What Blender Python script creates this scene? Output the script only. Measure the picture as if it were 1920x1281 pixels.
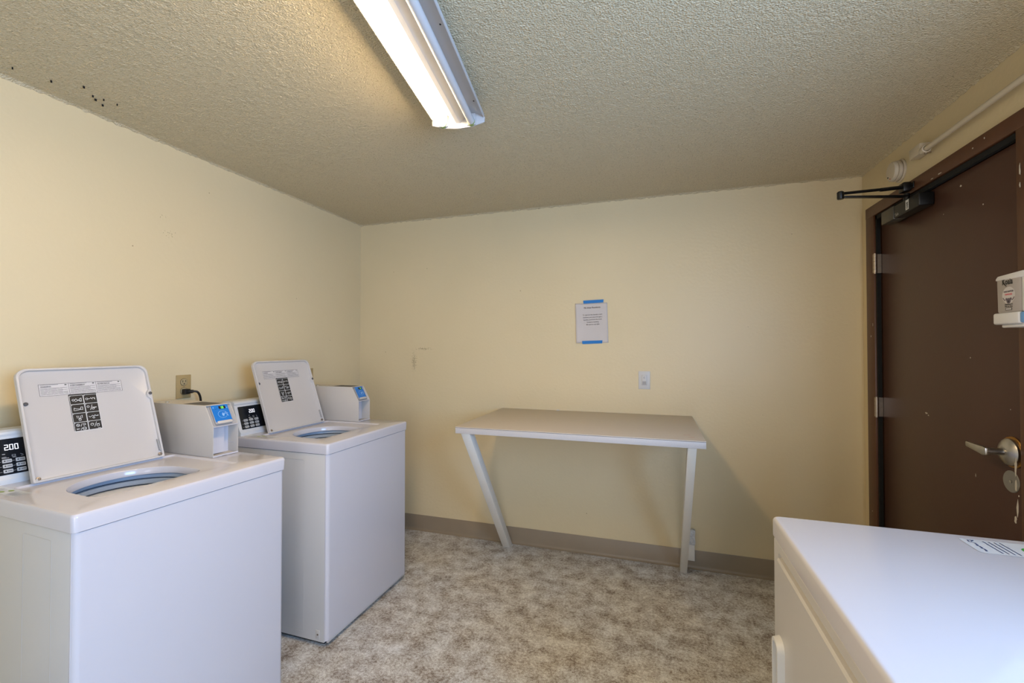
import bpy, bmesh, math, random
import numpy as np
from mathutils import Matrix, Vector
random.seed(7); rng = np.random.default_rng(7)
for o in list(bpy.data.objects): bpy.data.objects.remove(o, do_unlink=True)
sc = bpy.context.scene; COL = sc.collection

# ------------------------------------------------------------------ camera
cam = bpy.data.cameras.new('camera'); camo = bpy.data.objects.new('camera', cam); COL.objects.link(camo)
cam.sensor_width = 36; cam.lens = 36*830/1920; cam.clip_start = 0.02
YAW = math.atan(265/830); PITCH = math.atan(11.8/830)
camo.location = (0, 0, 1.378); camo.rotation_euler = (math.pi/2+PITCH, 0, YAW)
sc.camera = camo
# ------------------------------------------------------------------ world, lights, exposure
w = bpy.data.worlds.new('world'); sc.world = w; w.use_nodes = True
w.node_tree.nodes['Background'].inputs[0].default_value = (0.45, 0.62, 1.0, 1)
w.node_tree.nodes['Background'].inputs[1].default_value = 1.0
def area(name, loc, rot, sx, sy, energy, color, spread=180):
    l = bpy.data.lights.new(name, 'AREA'); l.shape = 'RECTANGLE'; l.size = sx; l.size_y = sy
    l.energy = energy; l.color = color; l.spread = math.radians(spread)
    o = bpy.data.objects.new(name, l); COL.objects.link(o); o.location = loc; o.rotation_euler = rot
    return o
# daylight through the window in the right wall, behind the camera's right shoulder
area('window_daylight', (1.20, 0.0, 1.55), (0, math.radians(90), 0), 1.0, 1.05, 88, (0.30, 0.55, 1.0))
# daylight through the open doorway in the wall behind the camera
area('door_daylight', (0.50, -1.86, 1.05), (math.radians(-90), 0, math.radians(180)), 1.0, 1.9, 42, (0.90, 0.88, 0.92))
sc.view_settings.view_transform = 'Standard'; sc.view_settings.look = 'None'
sc.view_settings.exposure = 0.0; sc.view_settings.gamma = 1.0
sc.view_settings.use_curve_mapping = False

# ------------------------------------------------------------------ materials
def mat(name, color, rough=0.5, metal=0.0, noise=0.0, nscale=8.0, bump=0.0, bscale=60.0, bdist=0.002, coat=0.0,
        emit=None, estr=0.0, ior=1.45):
    m = bpy.data.materials.new(name); m.use_nodes = True; nt = m.node_tree; N = nt.nodes; L = nt.links
    b = N['Principled BSDF']; b.inputs['Base Color'].default_value = (*color, 1)
    b.inputs['Roughness'].default_value = rough; b.inputs['Metallic'].default_value = metal
    b.inputs['Coat Weight'].default_value = coat; b.inputs['IOR'].default_value = ior
    tc = N.new('ShaderNodeTexCoord')
    if noise > 0:
        n = N.new('ShaderNodeTexNoise'); n.inputs['Scale'].default_value = nscale; n.inputs['Detail'].default_value = 5
        L.new(tc.outputs['Object'], n.inputs['Vector'])
        mx = N.new('ShaderNodeMix'); mx.data_type = 'RGBA'
        mx.inputs[6].default_value = (*[c*(1-noise) for c in color], 1); mx.inputs[7].default_value = (*[min(1, c*(1+noise)) for c in color], 1)
        L.new(n.outputs['Fac'], mx.inputs[0]); L.new(mx.outputs[2], b.inputs['Base Color'])
    if bump > 0:
        n = N.new('ShaderNodeTexNoise'); n.inputs['Scale'].default_value = bscale; n.inputs['Detail'].default_value = 3
        L.new(tc.outputs['Object'], n.inputs['Vector'])
        bp = N.new('ShaderNodeBump'); bp.inputs['Strength'].default_value = bump; bp.inputs['Distance'].default_value = bdist
        L.new(n.outputs['Fac'], bp.inputs['Height']); L.new(bp.outputs[0], b.inputs['Normal'])
    if emit:
        b.inputs['Emission Color'].default_value = (*emit, 1); b.inputs['Emission Strength'].default_value = estr
    return m

def wall_mat(name, color, spots):
    """eggshell paint with faint roller texture; spots = (point, radius, density) scuffed patches that belong to the paint"""
    m = mat(name, color, rough=0.42, bump=0.22, bscale=55, bdist=0.004)
    nt = m.node_tree; N = nt.nodes; L = nt.links; b = N['Principled BSDF']
    tc = next(n for n in N if n.type == 'TEX_COORD')
    big = N.new('ShaderNodeTexNoise'); big.inputs['Scale'].default_value = 1.6; big.inputs['Detail'].default_value = 3
    L.new(tc.outputs['Object'], big.inputs['Vector'])
    base = N.new('ShaderNodeMix'); base.data_type = 'RGBA'
    base.inputs[6].default_value = (color[0]*0.95, color[1]*0.955, color[2]*0.93, 1); base.inputs[7].default_value = (*[c*1.04 for c in color], 1)
    L.new(big.outputs['Fac'], base.inputs[0]); cur = base.outputs[2]
    def blend(fac, col):
        nonlocal cur
        x = N.new('ShaderNodeMix'); x.data_type = 'RGBA'; L.new(fac, x.inputs[0]); L.new(cur, x.inputs[6]); x.inputs[7].default_value = (*col, 1); cur = x.outputs[2]
    # sparse tiny flecks over the whole wall
    v = N.new('ShaderNodeTexVoronoi'); v.inputs['Scale'].default_value = 5.5; L.new(tc.outputs['Object'], v.inputs['Vector'])
    lt = N.new('ShaderNodeMath'); lt.operation = 'LESS_THAN'; lt.inputs[1].default_value = 0.018; L.new(v.outputs['Distance'], lt.inputs[0])
    blend(lt.outputs[0], (color[0]*0.55, color[1]*0.5, color[2]*0.45))
    for (p, rad, dens, sc_) in spots:
        d = N.new('ShaderNodeVectorMath'); d.operation = 'SUBTRACT'; L.new(tc.outputs['Object'], d.inputs[0]); d.inputs[1].default_value = p
        mu = N.new('ShaderNodeVectorMath'); mu.operation = 'DIVIDE'; L.new(d.outputs[0], mu.inputs[0]); mu.inputs[1].default_value = rad
        ln = N.new('ShaderNodeVectorMath'); ln.operation = 'LENGTH'; L.new(mu.outputs[0], ln.inputs[0])
        n = N.new('ShaderNodeTexNoise'); n.inputs['Scale'].default_value = sc_; n.inputs['Detail'].default_value = 2; L.new(tc.outputs['Object'], n.inputs['Vector'])
        ad = N.new('ShaderNodeMath'); ad.operation = 'MULTIPLY_ADD'; L.new(ln.outputs['Value'], ad.inputs[0]); ad.inputs[1].default_value = 0.22; ad.inputs[2].default_value = dens
        gt = N.new('ShaderNodeMath'); gt.operation = 'GREATER_THAN'; L.new(n.outputs['Fac'], gt.inputs[0]); L.new(ad.outputs[0], gt.inputs[1])
        sf = N.new('ShaderNodeMath'); sf.operation = 'MULTIPLY'; L.new(gt.outputs[0], sf.inputs[0]); sf.inputs[1].default_value = 0.7
        blend(sf.outputs[0], (color[0]*0.35, color[1]*0.3, color[2]*0.25))
    L.new(cur, b.inputs['Base Color'])
    return m

WALL = (0.70, 0.575, 0.355)
M = {}
M['wall_left'] = wall_mat('cream_paint_left', WALL, [((-2.23, 1.53, 1.93), (0.1, 0.05, 0.035), 0.55, 130), ((-2.23, 1.50, 2.0), (0.1, 0.06, 0.04), 0.62, 130)])
M['wall_back'] = wall_mat('cream_paint_back', WALL, [((-1.745, 3.0, 1.27), (0.03, 0.1, 0.10), 0.45, 160), ((-1.66, 3.0, 1.37), (0.09, 0.1, 0.012), 0.44, 160), ((0.3, 3.0, 0.16), (0.5, 0.1, 0.05), 0.66, 120)])
M['wall_right'] = wall_mat('cream_paint_right', WALL, [])
def ceiling_mat():
    m = mat('popcorn_ceiling', (0.55, 0.49, 0.36), rough=0.9)
    nt = m.node_tree; N = nt.nodes; L = nt.links; b = N['Principled BSDF']; tc = next(n for n in N if n.type == 'TEX_COORD')
    n1 = N.new('ShaderNodeTexNoise'); n1.inputs['Scale'].default_value = 175; n1.inputs['Detail'].default_value = 2.5; n1.inputs['Roughness'].default_value = 0.5
    L.new(tc.outputs['Object'], n1.inputs['Vector'])
    bp = N.new('ShaderNodeBump'); bp.inputs['Strength'].default_value = 1.0; bp.inputs['Distance'].default_value = 0.0095
    L.new(n1.outputs['Fac'], bp.inputs['Height']); L.new(bp.outputs[0], b.inputs['Normal'])
    n2 = N.new('ShaderNodeTexNoise'); n2.inputs['Scale'].default_value = 120; n2.inputs['Detail'].default_value = 2; L.new(tc.outputs['Object'], n2.inputs['Vector'])
    r = N.new('ShaderNodeValToRGB'); r.color_ramp.elements[0].position = 0.3; r.color_ramp.elements[1].position = 0.42
    r.color_ramp.elements[0].color = (0.50, 0.42, 0.26, 1); r.color_ramp.elements[1].color = (0.67, 0.57, 0.375, 1)
    L.new(n2.outputs['Fac'], r.inputs[0]); L.new(r.outputs[0], b.inputs['Base Color'])
    return m
M['ceiling'] = ceiling_mat()
def floor_mat():
    m = mat('mottled_sheet_vinyl', (0.4, 0.36, 0.3), rough=0.38, bump=0.12, bscale=220, bdist=0.001)
    nt = m.node_tree; N = nt.nodes; L = nt.links; b = N['Principled BSDF']; tc = next(n for n in N if n.type == 'TEX_COORD')
    def noise(s, d, ro=0.6, dist=0.0):
        n = N.new('ShaderNodeTexNoise'); n.inputs['Scale'].default_value = s; n.inputs['Detail'].default_value = d
        n.inputs['Roughness'].default_value = ro; n.inputs['Distortion'].default_value = dist; L.new(tc.outputs['Object'], n.inputs['Vector']); return n
    def ramp(src, p0, p1):
        r = N.new('ShaderNodeMapRange'); r.inputs['From Min'].default_value = p0; r.inputs['From Max'].default_value = p1; L.new(src, r.inputs['Value']); return r.outputs[0]
    def mix(f, a, c):
        x = N.new('ShaderNodeMix'); x.data_type = 'RGBA'; L.new(f, x.inputs[0])
        for s, v in ((6, a), (7, c)):
            if isinstance(v, tuple): x.inputs[s].default_value = (*v, 1)
            else: L.new(v, x.inputs[s])
        return x.outputs[2]
    a = noise(11.0, 9, 0.72); g = noise(2.2, 3, 0.5); f = noise(260, 3, 0.6); q = noise(85, 4, 0.7)
    def madd(x, k, y):
        n = N.new('ShaderNodeMath'); n.operation = 'MULTIPLY_ADD'; L.new(x, n.inputs[0]); n.inputs[1].default_value = k
        if isinstance(y, float): n.inputs[2].default_value = y
        else: L.new(y, n.inputs[2])
        return n.outputs[0]
    hsum = madd(a.outputs['Fac'], 0.44, madd(q.outputs['Fac'], 0.34, madd(f.outputs['Fac'], 0.28, -0.03)))
    cr = N.new('ShaderNodeValToRGB'); e = cr.color_ramp.elements
    e[0].position = 0.415; e[0].color = (0.17, 0.13, 0.10, 1); e[1].position = 0.585; e[1].color = (0.78, 0.78, 0.76, 1)
    for p_, c_ in ((0.445, (0.30, 0.255, 0.215)), (0.475, (0.42, 0.385, 0.345)), (0.51, (0.53, 0.515, 0.485)), (0.55, (0.66, 0.66, 0.645))):
        el = e.new(p_); el.color = (*c_, 1)
    L.new(hsum, cr.inputs[0])
    mm = N.new('ShaderNodeMix'); mm.data_type = 'RGBA'; mm.blend_type = 'MULTIPLY'; mm.inputs[0].default_value = 1.0
    L.new(cr.outputs[0], mm.inputs[6]); L.new(mix(ramp(g.outputs['Fac'], 0.40, 0.60), (1.0, 0.965, 0.90), (0.97, 0.98, 1.0)), mm.inputs[7])
    c5 = mm.outputs[2]
    L.new(c5, b.inputs['Base Color'])
    return m
M['floor'] = floor_mat()
M['vinyl_base'] = mat('tan_vinyl_baseboard', (0.28, 0.22, 0.15), rough=0.4, noise=0.06)
M['enamel'] = mat('white_appliance_enamel', (0.55, 0.53, 0.55), rough=0.16, noise=0.015, nscale=3, coat=0.2)
M['enamel_side'] = mat('white_cabinet_enamel', (0.52, 0.50, 0.47), rough=0.3, noise=0.02, nscale=4)
M['lid_in'] = mat('lid_inner_enamel', (0.53, 0.495, 0.46), rough=0.3, noise=0.015, nscale=5)
M['plastic_white'] = mat('white_plastic', (0.62, 0.62, 0.61), rough=0.35, noise=0.02, nscale=9)
M['tub'] = mat('pale_tub_plastic', (0.36, 0.42, 0.50), rough=0.25, noise=0.03)
M['ring_white'] = mat('off_white_ring_plastic', (0.58, 0.58, 0.57), rough=0.3, noise=0.03)
M['tub_steel'] = mat('washed_steel', (0.5, 0.53, 0.57), rough=0.28, metal=0.9, noise=0.04)
M['dark'] = mat('dark_gap', (0.006, 0.0055, 0.005), rough=0.9, noise=0.05)
M['rubber'] = mat('grey_rubber', (0.08, 0.075, 0.075), rough=0.6, noise=0.1)
M['black_panel'] = mat('black_control_panel', (0.008, 0.010, 0.014), rough=0.15, noise=0.1)
M['black'] = mat('black_print', (0.015, 0.013, 0.012), rough=0.5, noise=0.1)
M['white_print'] = mat('white_print', (0.72, 0.72, 0.70), rough=0.5, noise=0.02)
M['led_white'] = mat('white_led_digits', (0.9, 0.9, 0.9), emit=(0.95, 0.93, 1.0), estr=0.9)
M['led_green'] = mat('green_led_digits', (0.2, 0.9, 0.1), emit=(0.25, 1.0, 0.08), estr=1.1)
M['button'] = mat('grey_button', (0.45, 0.44, 0.42), rough=0.45, noise=0.04)
M['blue'] = mat('blue_reader_face', (0.012, 0.17, 0.52), rough=0.3, noise=0.05)
M['cyan_print'] = mat('pale_blue_print', (0.45, 0.65, 0.85), rough=0.4, noise=0.02)
M['reader_grey'] = mat('grey_reader_plastic', (0.36, 0.34, 0.32), rough=0.35, noise=0.03)
M['box_paint'] = mat('beige_white_powder_coat', (0.51, 0.47, 0.42), rough=0.4, noise=0.02, bump=0.05, bscale=400)
M['green_print'] = mat('green_print', (0.03, 0.30, 0.04), rough=0.4, noise=0.05)
M['yellowgreen'] = mat('yellow_green_print', (0.25, 0.33, 0.04), rough=0.4, noise=0.05)
M['navy_print'] = mat('navy_print', (0.03, 0.05, 0.14), rough=0.4, noise=0.05)
M['sticker'] = mat('clear_white_sticker', (0.62, 0.64, 0.66), rough=0.25, noise=0.02)
M['paper'] = mat('printer_paper', (0.60, 0.545, 0.50), rough=0.8, noise=0.015)
M['paper_warn'] = mat('white_warning_sticker', (0.58, 0.55, 0.53), rough=0.5, noise=0.015)
M['tape'] = mat('blue_painters_tape', (0.012, 0.18, 0.50), rough=0.6, noise=0.06, bump=0.2, bscale=300)
M['laminate'] = mat('greige_laminate', (0.52, 0.455, 0.385), rough=0.38, noise=0.05, nscale=120)
M['laminate_edge'] = mat('speckled_laminate_edge', (0.47, 0.45, 0.44), rough=0.45, noise=0.15, nscale=300)
M['red'] = mat('red_ink', (0.45, 0.05, 0.03), rough=0.5, noise=0.1)
M['leg_paint'] = mat('off_white_painted_lumber', (0.70, 0.67, 0.60), rough=0.5, noise=0.04, nscale=15, bump=0.15, bscale=40)
M['torn'] = mat('chipped_paint_patch', (0.55, 0.55, 0.54), rough=0.8, noise=0.45, nscale=110)
M['door'] = mat('dark_brown_door_paint', (0.070, 0.031, 0.020), rough=0.33, noise=0.16, nscale=2.5, bump=0.06, bscale=90)
M['frame'] = mat('red_brown_frame_paint', (0.095, 0.037, 0.016), rough=0.4, noise=0.22, nscale=14, bump=0.15, bscale=45)
M['chip'] = mat('chipped_primer', (0.55, 0.5, 0.42), rough=0.7, noise=0.15, nscale=200)
M['black_metal'] = mat('black_closer_enamel', (0.005, 0.0048, 0.0045), rough=0.35, noise=0.15, nscale=30)
M['bronze'] = mat('dark_bronze_cover', (0.07, 0.062, 0.045), rough=0.35, noise=0.1)
M['nickel'] = mat('satin_nickel', (0.50, 0.48, 0.45), rough=0.3, metal=1.0, noise=0.08, nscale=30)
M['hinge'] = mat('worn_steel_hinge', (0.40, 0.33, 0.26), rough=0.4, metal=1.0, noise=0.2, nscale=60)
M['brass'] = mat('tarnished_brass_ring', (0.45, 0.24, 0.07), rough=0.35, metal=1.0, noise=0.3, nscale=80)
M['plate'] = mat('grey_cover_plate', (0.25, 0.24, 0.22), rough=0.45, metal=0.3, noise=0.05, nscale=100)
M['outlet'] = mat('almond_outlet_plate', (0.42, 0.30, 0.13), rough=0.4, noise=0.05, nscale=30)
M['outlet_face'] = mat('almond_receptacle', (0.40, 0.31, 0.16), rough=0.4, noise=0.04)
M['switch'] = mat('white_switch_plate', (0.60, 0.585, 0.555), rough=0.4, noise=0.02)
M['rocker'] = mat('grey_rocker', (0.50, 0.49, 0.465), rough=0.35, noise=0.02)
M['alarm'] = mat('aged_white_plastic', (0.60, 0.52, 0.40), rough=0.5, noise=0.03)
M['conduit'] = mat('painted_conduit', (0.62, 0.53, 0.39), rough=0.4, noise=0.03)
M['fixture'] = mat('white_enamel_fixture', (0.52, 0.505, 0.49), rough=0.35, noise=0.02)
M['tube_on'] = mat('lit_fluorescent_tube', (1, 1, 1), rough=0.4, emit=(1.0, 0.76, 0.46), estr=50)
M['tube_off'] = mat('unlit_fluorescent_tube', (0.60, 0.58, 0.56), rough=0.25, noise=0.01)
M['pale_green'] = mat('pale_green_socket_ring', (0.25, 0.33, 0.10), rough=0.4, noise=0.1)
M['disp_beige'] = mat('beige_grey_dispenser_face', (0.40, 0.36, 0.335), rough=0.4, noise=0.02)
M['disp_white'] = mat('white_dispenser_plastic', (0.68, 0.67, 0.67), rough=0.3, noise=0.02)
M['disp_blue'] = mat('clear_blue_plastic', (0.15, 0.36, 0.72), rough=0.12, noise=0.1)
M['pink'] = mat('pink_print', (0.65, 0.14, 0.18), rough=0.5, noise=0.05)
M['grey_print'] = mat('grey_purple_print', (0.13, 0.10, 0.12), rough=0.5, noise=0.1)
M['cord'] = mat('black_cord_rubber', (0.008, 0.008, 0.008), rough=0.35, noise=0.1)
M['window_paint'] = mat('white_window_paint', (0.6, 0.58, 0.54), rough=0.45, noise=0.03)

# ------------------------------------------------------------------ helpers
def finish(bm, name, m, parent=None, loc=None, smooth=True, ang=32, kind=None, label=None):
    bm.normal_update()
    if smooth:
        for f in bm.faces: f.smooth = True
        a = math.radians(ang)
        for e in bm.edges:
            if len(e.link_faces) == 2 and e.calc_face_angle(0) > a: e.smooth = False
    me = bpy.data.meshes.new(name); bm.to_mesh(me); bm.free()
    o = bpy.data.objects.new(name, me); COL.objects.link(o)
    for x in (m if isinstance(m, (list, tuple)) else [m]): me.materials.append(x)
    if parent: o.parent = parent
    if loc: o.location = loc
    if kind: o['kind'] = kind
    if label: o['label'] = label
    return o
def box_into(bm, x0, x1, y0, y1, z0, z1, bev=0.0, seg=2, mi=0):
    r = bmesh.ops.create_cube(bm, size=1.0); vs = r['verts']
    for v in vs:
        v.co = Vector(((x0+x1)/2+v.co.x*(x1-x0), (y0+y1)/2+v.co.y*(y1-y0), (z0+z1)/2+v.co.z*(z1-z0)))
    fs = {f for v in vs for f in v.link_faces}
    for f in fs: f.material_index = mi
    if bev > 0:
        es = list({e for v in vs for e in v.link_edges})
        bmesh.ops.bevel(bm, geom=es, offset=bev, segments=seg, affect='EDGES', profile=0.5)
def box(name, x0, x1, y0, y1, z0, z1, m, parent=None, bev=0.0, seg=2, **k):
    bm = bmesh.new(); box_into(bm, x0, x1, y0, y1, z0, z1, bev, seg); return finish(bm, name, m, parent, **k)
def axis_mat(p, d):
    return Matrix.Translation(p) @ Vector(d).to_track_quat('Z', 'Y').to_matrix().to_4x4()
def cyl_into(bm, p0, p1, r, r2=None, n=24, caps=True):
    p0 = Vector(p0); p1 = Vector(p1); d = p1-p0
    bmesh.ops.create_cone(bm, cap_ends=caps, segments=n, radius1=r, radius2=r if r2 is None else r2, depth=d.length,
                          matrix=axis_mat((p0+p1)/2, d))
def cyl(name, p0, p1, r, m, parent=None, r2=None, n=24, **k):
    bm = bmesh.new(); cyl_into(bm, p0, p1, r, r2, n); return finish(bm, name, m, parent, **k)
def lathe_into(bm, prof, origin, direction, n=40):
    """prof = list of (radius, height along the axis)"""
    A = axis_mat(Vector(origin), direction); rings = []
    for (r, h) in prof:
        if r < 1e-6: rings.append([bm.verts.new(A @ Vector((0, 0, h)))])
        else: rings.append([bm.verts.new(A @ Vector((r*math.cos(2*math.pi*i/n), r*math.sin(2*math.pi*i/n), h))) for i in range(n)])
    for a, b in zip(rings, rings[1:]):
        for i in range(n):
            j = (i+1) % n
            if len(a) == 1 and len(b) == 1: continue
            if len(a) == 1: bm.faces.new((a[0], b[i], b[j]))
            elif len(b) == 1: bm.faces.new((a[i], b[0], a[j]))
            else: bm.faces.new((a[i], b[i], b[j], a[j]))
    bmesh.ops.recalc_face_normals(bm, faces=bm.faces)
def lathe(name, prof, origin, direction, m, parent=None, n=40, **k):
    bm = bmesh.new(); lathe_into(bm, prof, origin, direction, n); return finish(bm, name, m, parent, **k)
def tube_into(bm, pts, r, n=10):
    pts = [Vector(p) for p in pts]; rings = []; up = None
    for i, p in enumerate(pts):
        t = (pts[min(i+1, len(pts)-1)]-pts[max(i-1, 0)]).normalized()
        if up is None: up = t.orthogonal().normalized()
        up = (up-t*up.dot(t)).normalized(); s = t.cross(up)
        rings.append([bm.verts.new(p+r*(math.cos(2*math.pi*k/n)*up+math.sin(2*math.pi*k/n)*s)) for k in range(n)])
    for a, b in zip(rings, rings[1:]):
        for i in range(n): bm.faces.new((a[i], a[(i+1) % n], b[(i+1) % n], b[i]))
    bm.faces.new(rings[0][::-1]); bm.faces.new(rings[-1])
    bmesh.ops.recalc_face_normals(bm, faces=bm.faces)
def tube(name, pts, r, m, parent=None, n=10, **k):
    bm = bmesh.new(); tube_into(bm, pts, r, n); return finish(bm, name, m, parent, ang=60, **k)
def smooth_path(pts, k=6):
    P = [Vector(p) for p in pts]; P = [P[0]]+P+[P[-1]]; out = []
    for i in range(1, len(P)-2):
        for s in range(k):
            t = s/k; a, b, c, d = P[i-1], P[i], P[i+1], P[i+2]
            out.append(0.5*((2*b)+(c-a)*t+(2*a-5*b+4*c-d)*t*t+(3*b-a-3*c+d)*t**3))
    out.append(P[-2]); return out
def prism_into(bm, poly, T, h0, h1, bev=0):
    """extrude a 2D polygon (list of (u,v)) between heights h0,h1 of frame T"""
    a = [bm.verts.new(T @ Vector((u, v, h0))) for u, v in poly]; b = [bm.verts.new(T @ Vector((u, v, h1))) for u, v in poly]
    n = len(poly); fs = [bm.faces.new(a[::-1]), bm.faces.new(b)]
    for i in range(n): fs.append(bm.faces.new((a[i], a[(i+1) % n], b[(i+1) % n], b[i])))
    bmesh.ops.recalc_face_normals(bm, faces=fs)
    if bev: bmesh.ops.bevel(bm, geom=list({e for f in fs for e in f.edges}), offset=bev, segments=2, affect='EDGES', profile=0.5)
def prism(name, poly, T, h0, h1, m, parent=None, bev=0, **k):
    bm = bmesh.new(); prism_into(bm, poly, T, h0, h1, bev); return finish(bm, name, m, parent, **k)
def frame(o, u, v):
    u = Vector(u).normalized(); v = Vector(v).normalized(); n = u.cross(v)
    return Matrix(((u.x, v.x, n.x, o[0]), (u.y, v.y, n.y, o[1]), (u.z, v.z, n.z, o[2]), (0, 0, 0, 1)))
def rrect(u0, v0, u1, v1, r, n=6):
    out = []
    for (cx, cy, a0) in ((u1-r, v0+r, -90), (u1-r, v1-r, 0), (u0+r, v1-r, 90), (u0+r, v0+r, 180)):
        for i in range(n+1):
            a = math.radians(a0+90*i/n); out.append((cx+r*math.cos(a), cy+r*math.sin(a)))
    return out
def circle(cx, cy, r, n=20, ry=None):
    return [(cx+r*math.cos(2*math.pi*i/n), cy+(ry or r)*math.sin(2*math.pi*i/n)) for i in range(n)]
def rect(u0, v0, u1, v1): return [(u0, v0), (u1, v0), (u1, v1), (u0, v1)]
def stroke(pts, wd):
    """polyline -> list of quads"""
    out = []
    for (a, b) in zip(pts, pts[1:]):
        dx, dy = b[0]-a[0], b[1]-a[1]; l = math.hypot(dx, dy) or 1e-9; nx, ny = -dy/l*wd/2, dx/l*wd/2; ex, ey = dx/l*wd*0.3, dy/l*wd*0.3
        out.append([(a[0]+nx-ex, a[1]+ny-ey), (a[0]-nx-ex, a[1]-ny-ey), (b[0]-nx+ex, b[1]-ny+ey), (b[0]+nx+ex, b[1]+ny+ey)])
    return out
def flat(name, polys, T, h, m, parent, thick=0.0, **k):
    """flat print: 2D polygons at height h over frame T"""
    bm = bmesh.new()
    for i, p in enumerate(polys):
        vs = [bm.verts.new(T @ Vector((u, v, h+i*1e-6))) for u, v in p]
        f = bm.faces.new(vs)
        f.normal_update()
        if f.normal.dot(T.to_3x3() @ Vector((0, 0, 1))) < 0: f.normal_flip()
    return finish(bm, name, m, parent, smooth=False, **k)
def text(name, s, size, u, v, T, h, m, parent, align='CENTER', bold=0.0, sx=1.0, shear=0.0, **k):
    c = bpy.data.curves.new(name, 'FONT'); c.body = s; c.size = size; c.align_x = align; c.resolution_u = 2; c.offset = bold; c.shear = shear
    t = bpy.data.objects.new(name, c); me = bpy.data.meshes.new_from_object(t)
    bpy.data.objects.remove(t)
    me.transform(T @ Matrix.Translation((u, v, h)) @ Matrix.Diagonal((sx, 1, 1, 1)))
    me.materials.clear(); me.materials.append(m)
    o = bpy.data.objects.new(name, me); COL.objects.link(o); o.parent = parent
    return o
def empty(name, label, cat, loc=(0, 0, 0), rz=0, group=None):
    o = bpy.data.objects.new(name, None); COL.objects.link(o); o.location = loc; o.rotation_euler = (0, 0, rz)
    o.empty_display_size = 0.1; o['label'] = label; o['category'] = cat
    if group: o['group'] = group
    return o
def structure(o): o['kind'] = 'structure'; return o
SEG = {'0': 'abcdef', '1': 'bc', '2': 'abged', '3': 'abgcd', '4': 'fgbc', '5': 'afgcd', '6': 'afgedc', '7': 'abc', '8': 'abcdefg', '9': 'abcdfg'}
def seven(s, u, v, hgt, wd, gap, t):
    out = []
    for ch in s:
        if ch == '.': out.append(rect(u-gap*0.75, v, u-gap*0.75+t, v+t)); continue
        q = {'a': ((0, hgt), (wd, hgt)), 'd': ((0, 0), (wd, 0)), 'g': ((0, hgt/2), (wd, hgt/2)), 'f': ((0, hgt/2), (0, hgt)), 'b': ((wd, hgt/2), (wd, hgt)), 'e': ((0, 0), (0, hgt/2)), 'c': ((wd, 0), (wd, hgt/2))}
        for k in SEG[ch]:
            (a, b), (c, d) = q[k]; out += stroke([(u+a, v+b), (u+c, v+d)], t)
        u += wd+gap
    return out

# ------------------------------------------------------------------ room shell
H = 2.36; XL = -2.23; XR = 1.138; YB = 3.0; YF = -1.8
structure(box('floor', XL-.12, XR+.12, YF-.12, YB+.12, -0.06, 0, M['floor']))
structure(box('wall_left', XL-.1, XL, YF-.1, YB+.1, 0, H+.02, M['wall_left']))
structure(box('wall_back', XL, XR, YB, YB+.1, 0, H+.02, M['wall_back']))
# door leaf Y 1.885..2.80, rough opening in the wall behind the casing
DY0, DY1, DZ = 1.862, 2.812, 2.07
bm = bmesh.new()
WY0, WY1, WZ0, WZ1 = -0.55, 0.65, 0.95, 2.05
for (y0, y1, z0, z1) in ((YF-.1, WY0, 0, H+.02), (WY0, WY1, 0, WZ0), (WY0, WY1, WZ1, H+.02), (WY1, DY0-.03, 0, H+.02), (DY0-.03, DY1+.03, DZ+.03, H+.02), (DY1+.03, YB+.1, 0, H+.02)):
    box_into(bm, XR, XR+.1, y0, y1, z0, z1)
structure(finish(bm, 'wall_right', M['wall_right'], smooth=False))
bm = bmesh.new()
for (x0, x1, z0, z1) in ((XL, 0.0, 0, H+.02), (0.0, 1.0, 2.05, H+.02), (1.0, XR, 0, H+.02)):
    box_into(bm, x0, x1, YF-.1, YF, z0, z1)
structure(finish(bm, 'wall_front', M['wall_right'], smooth=False))
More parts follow.
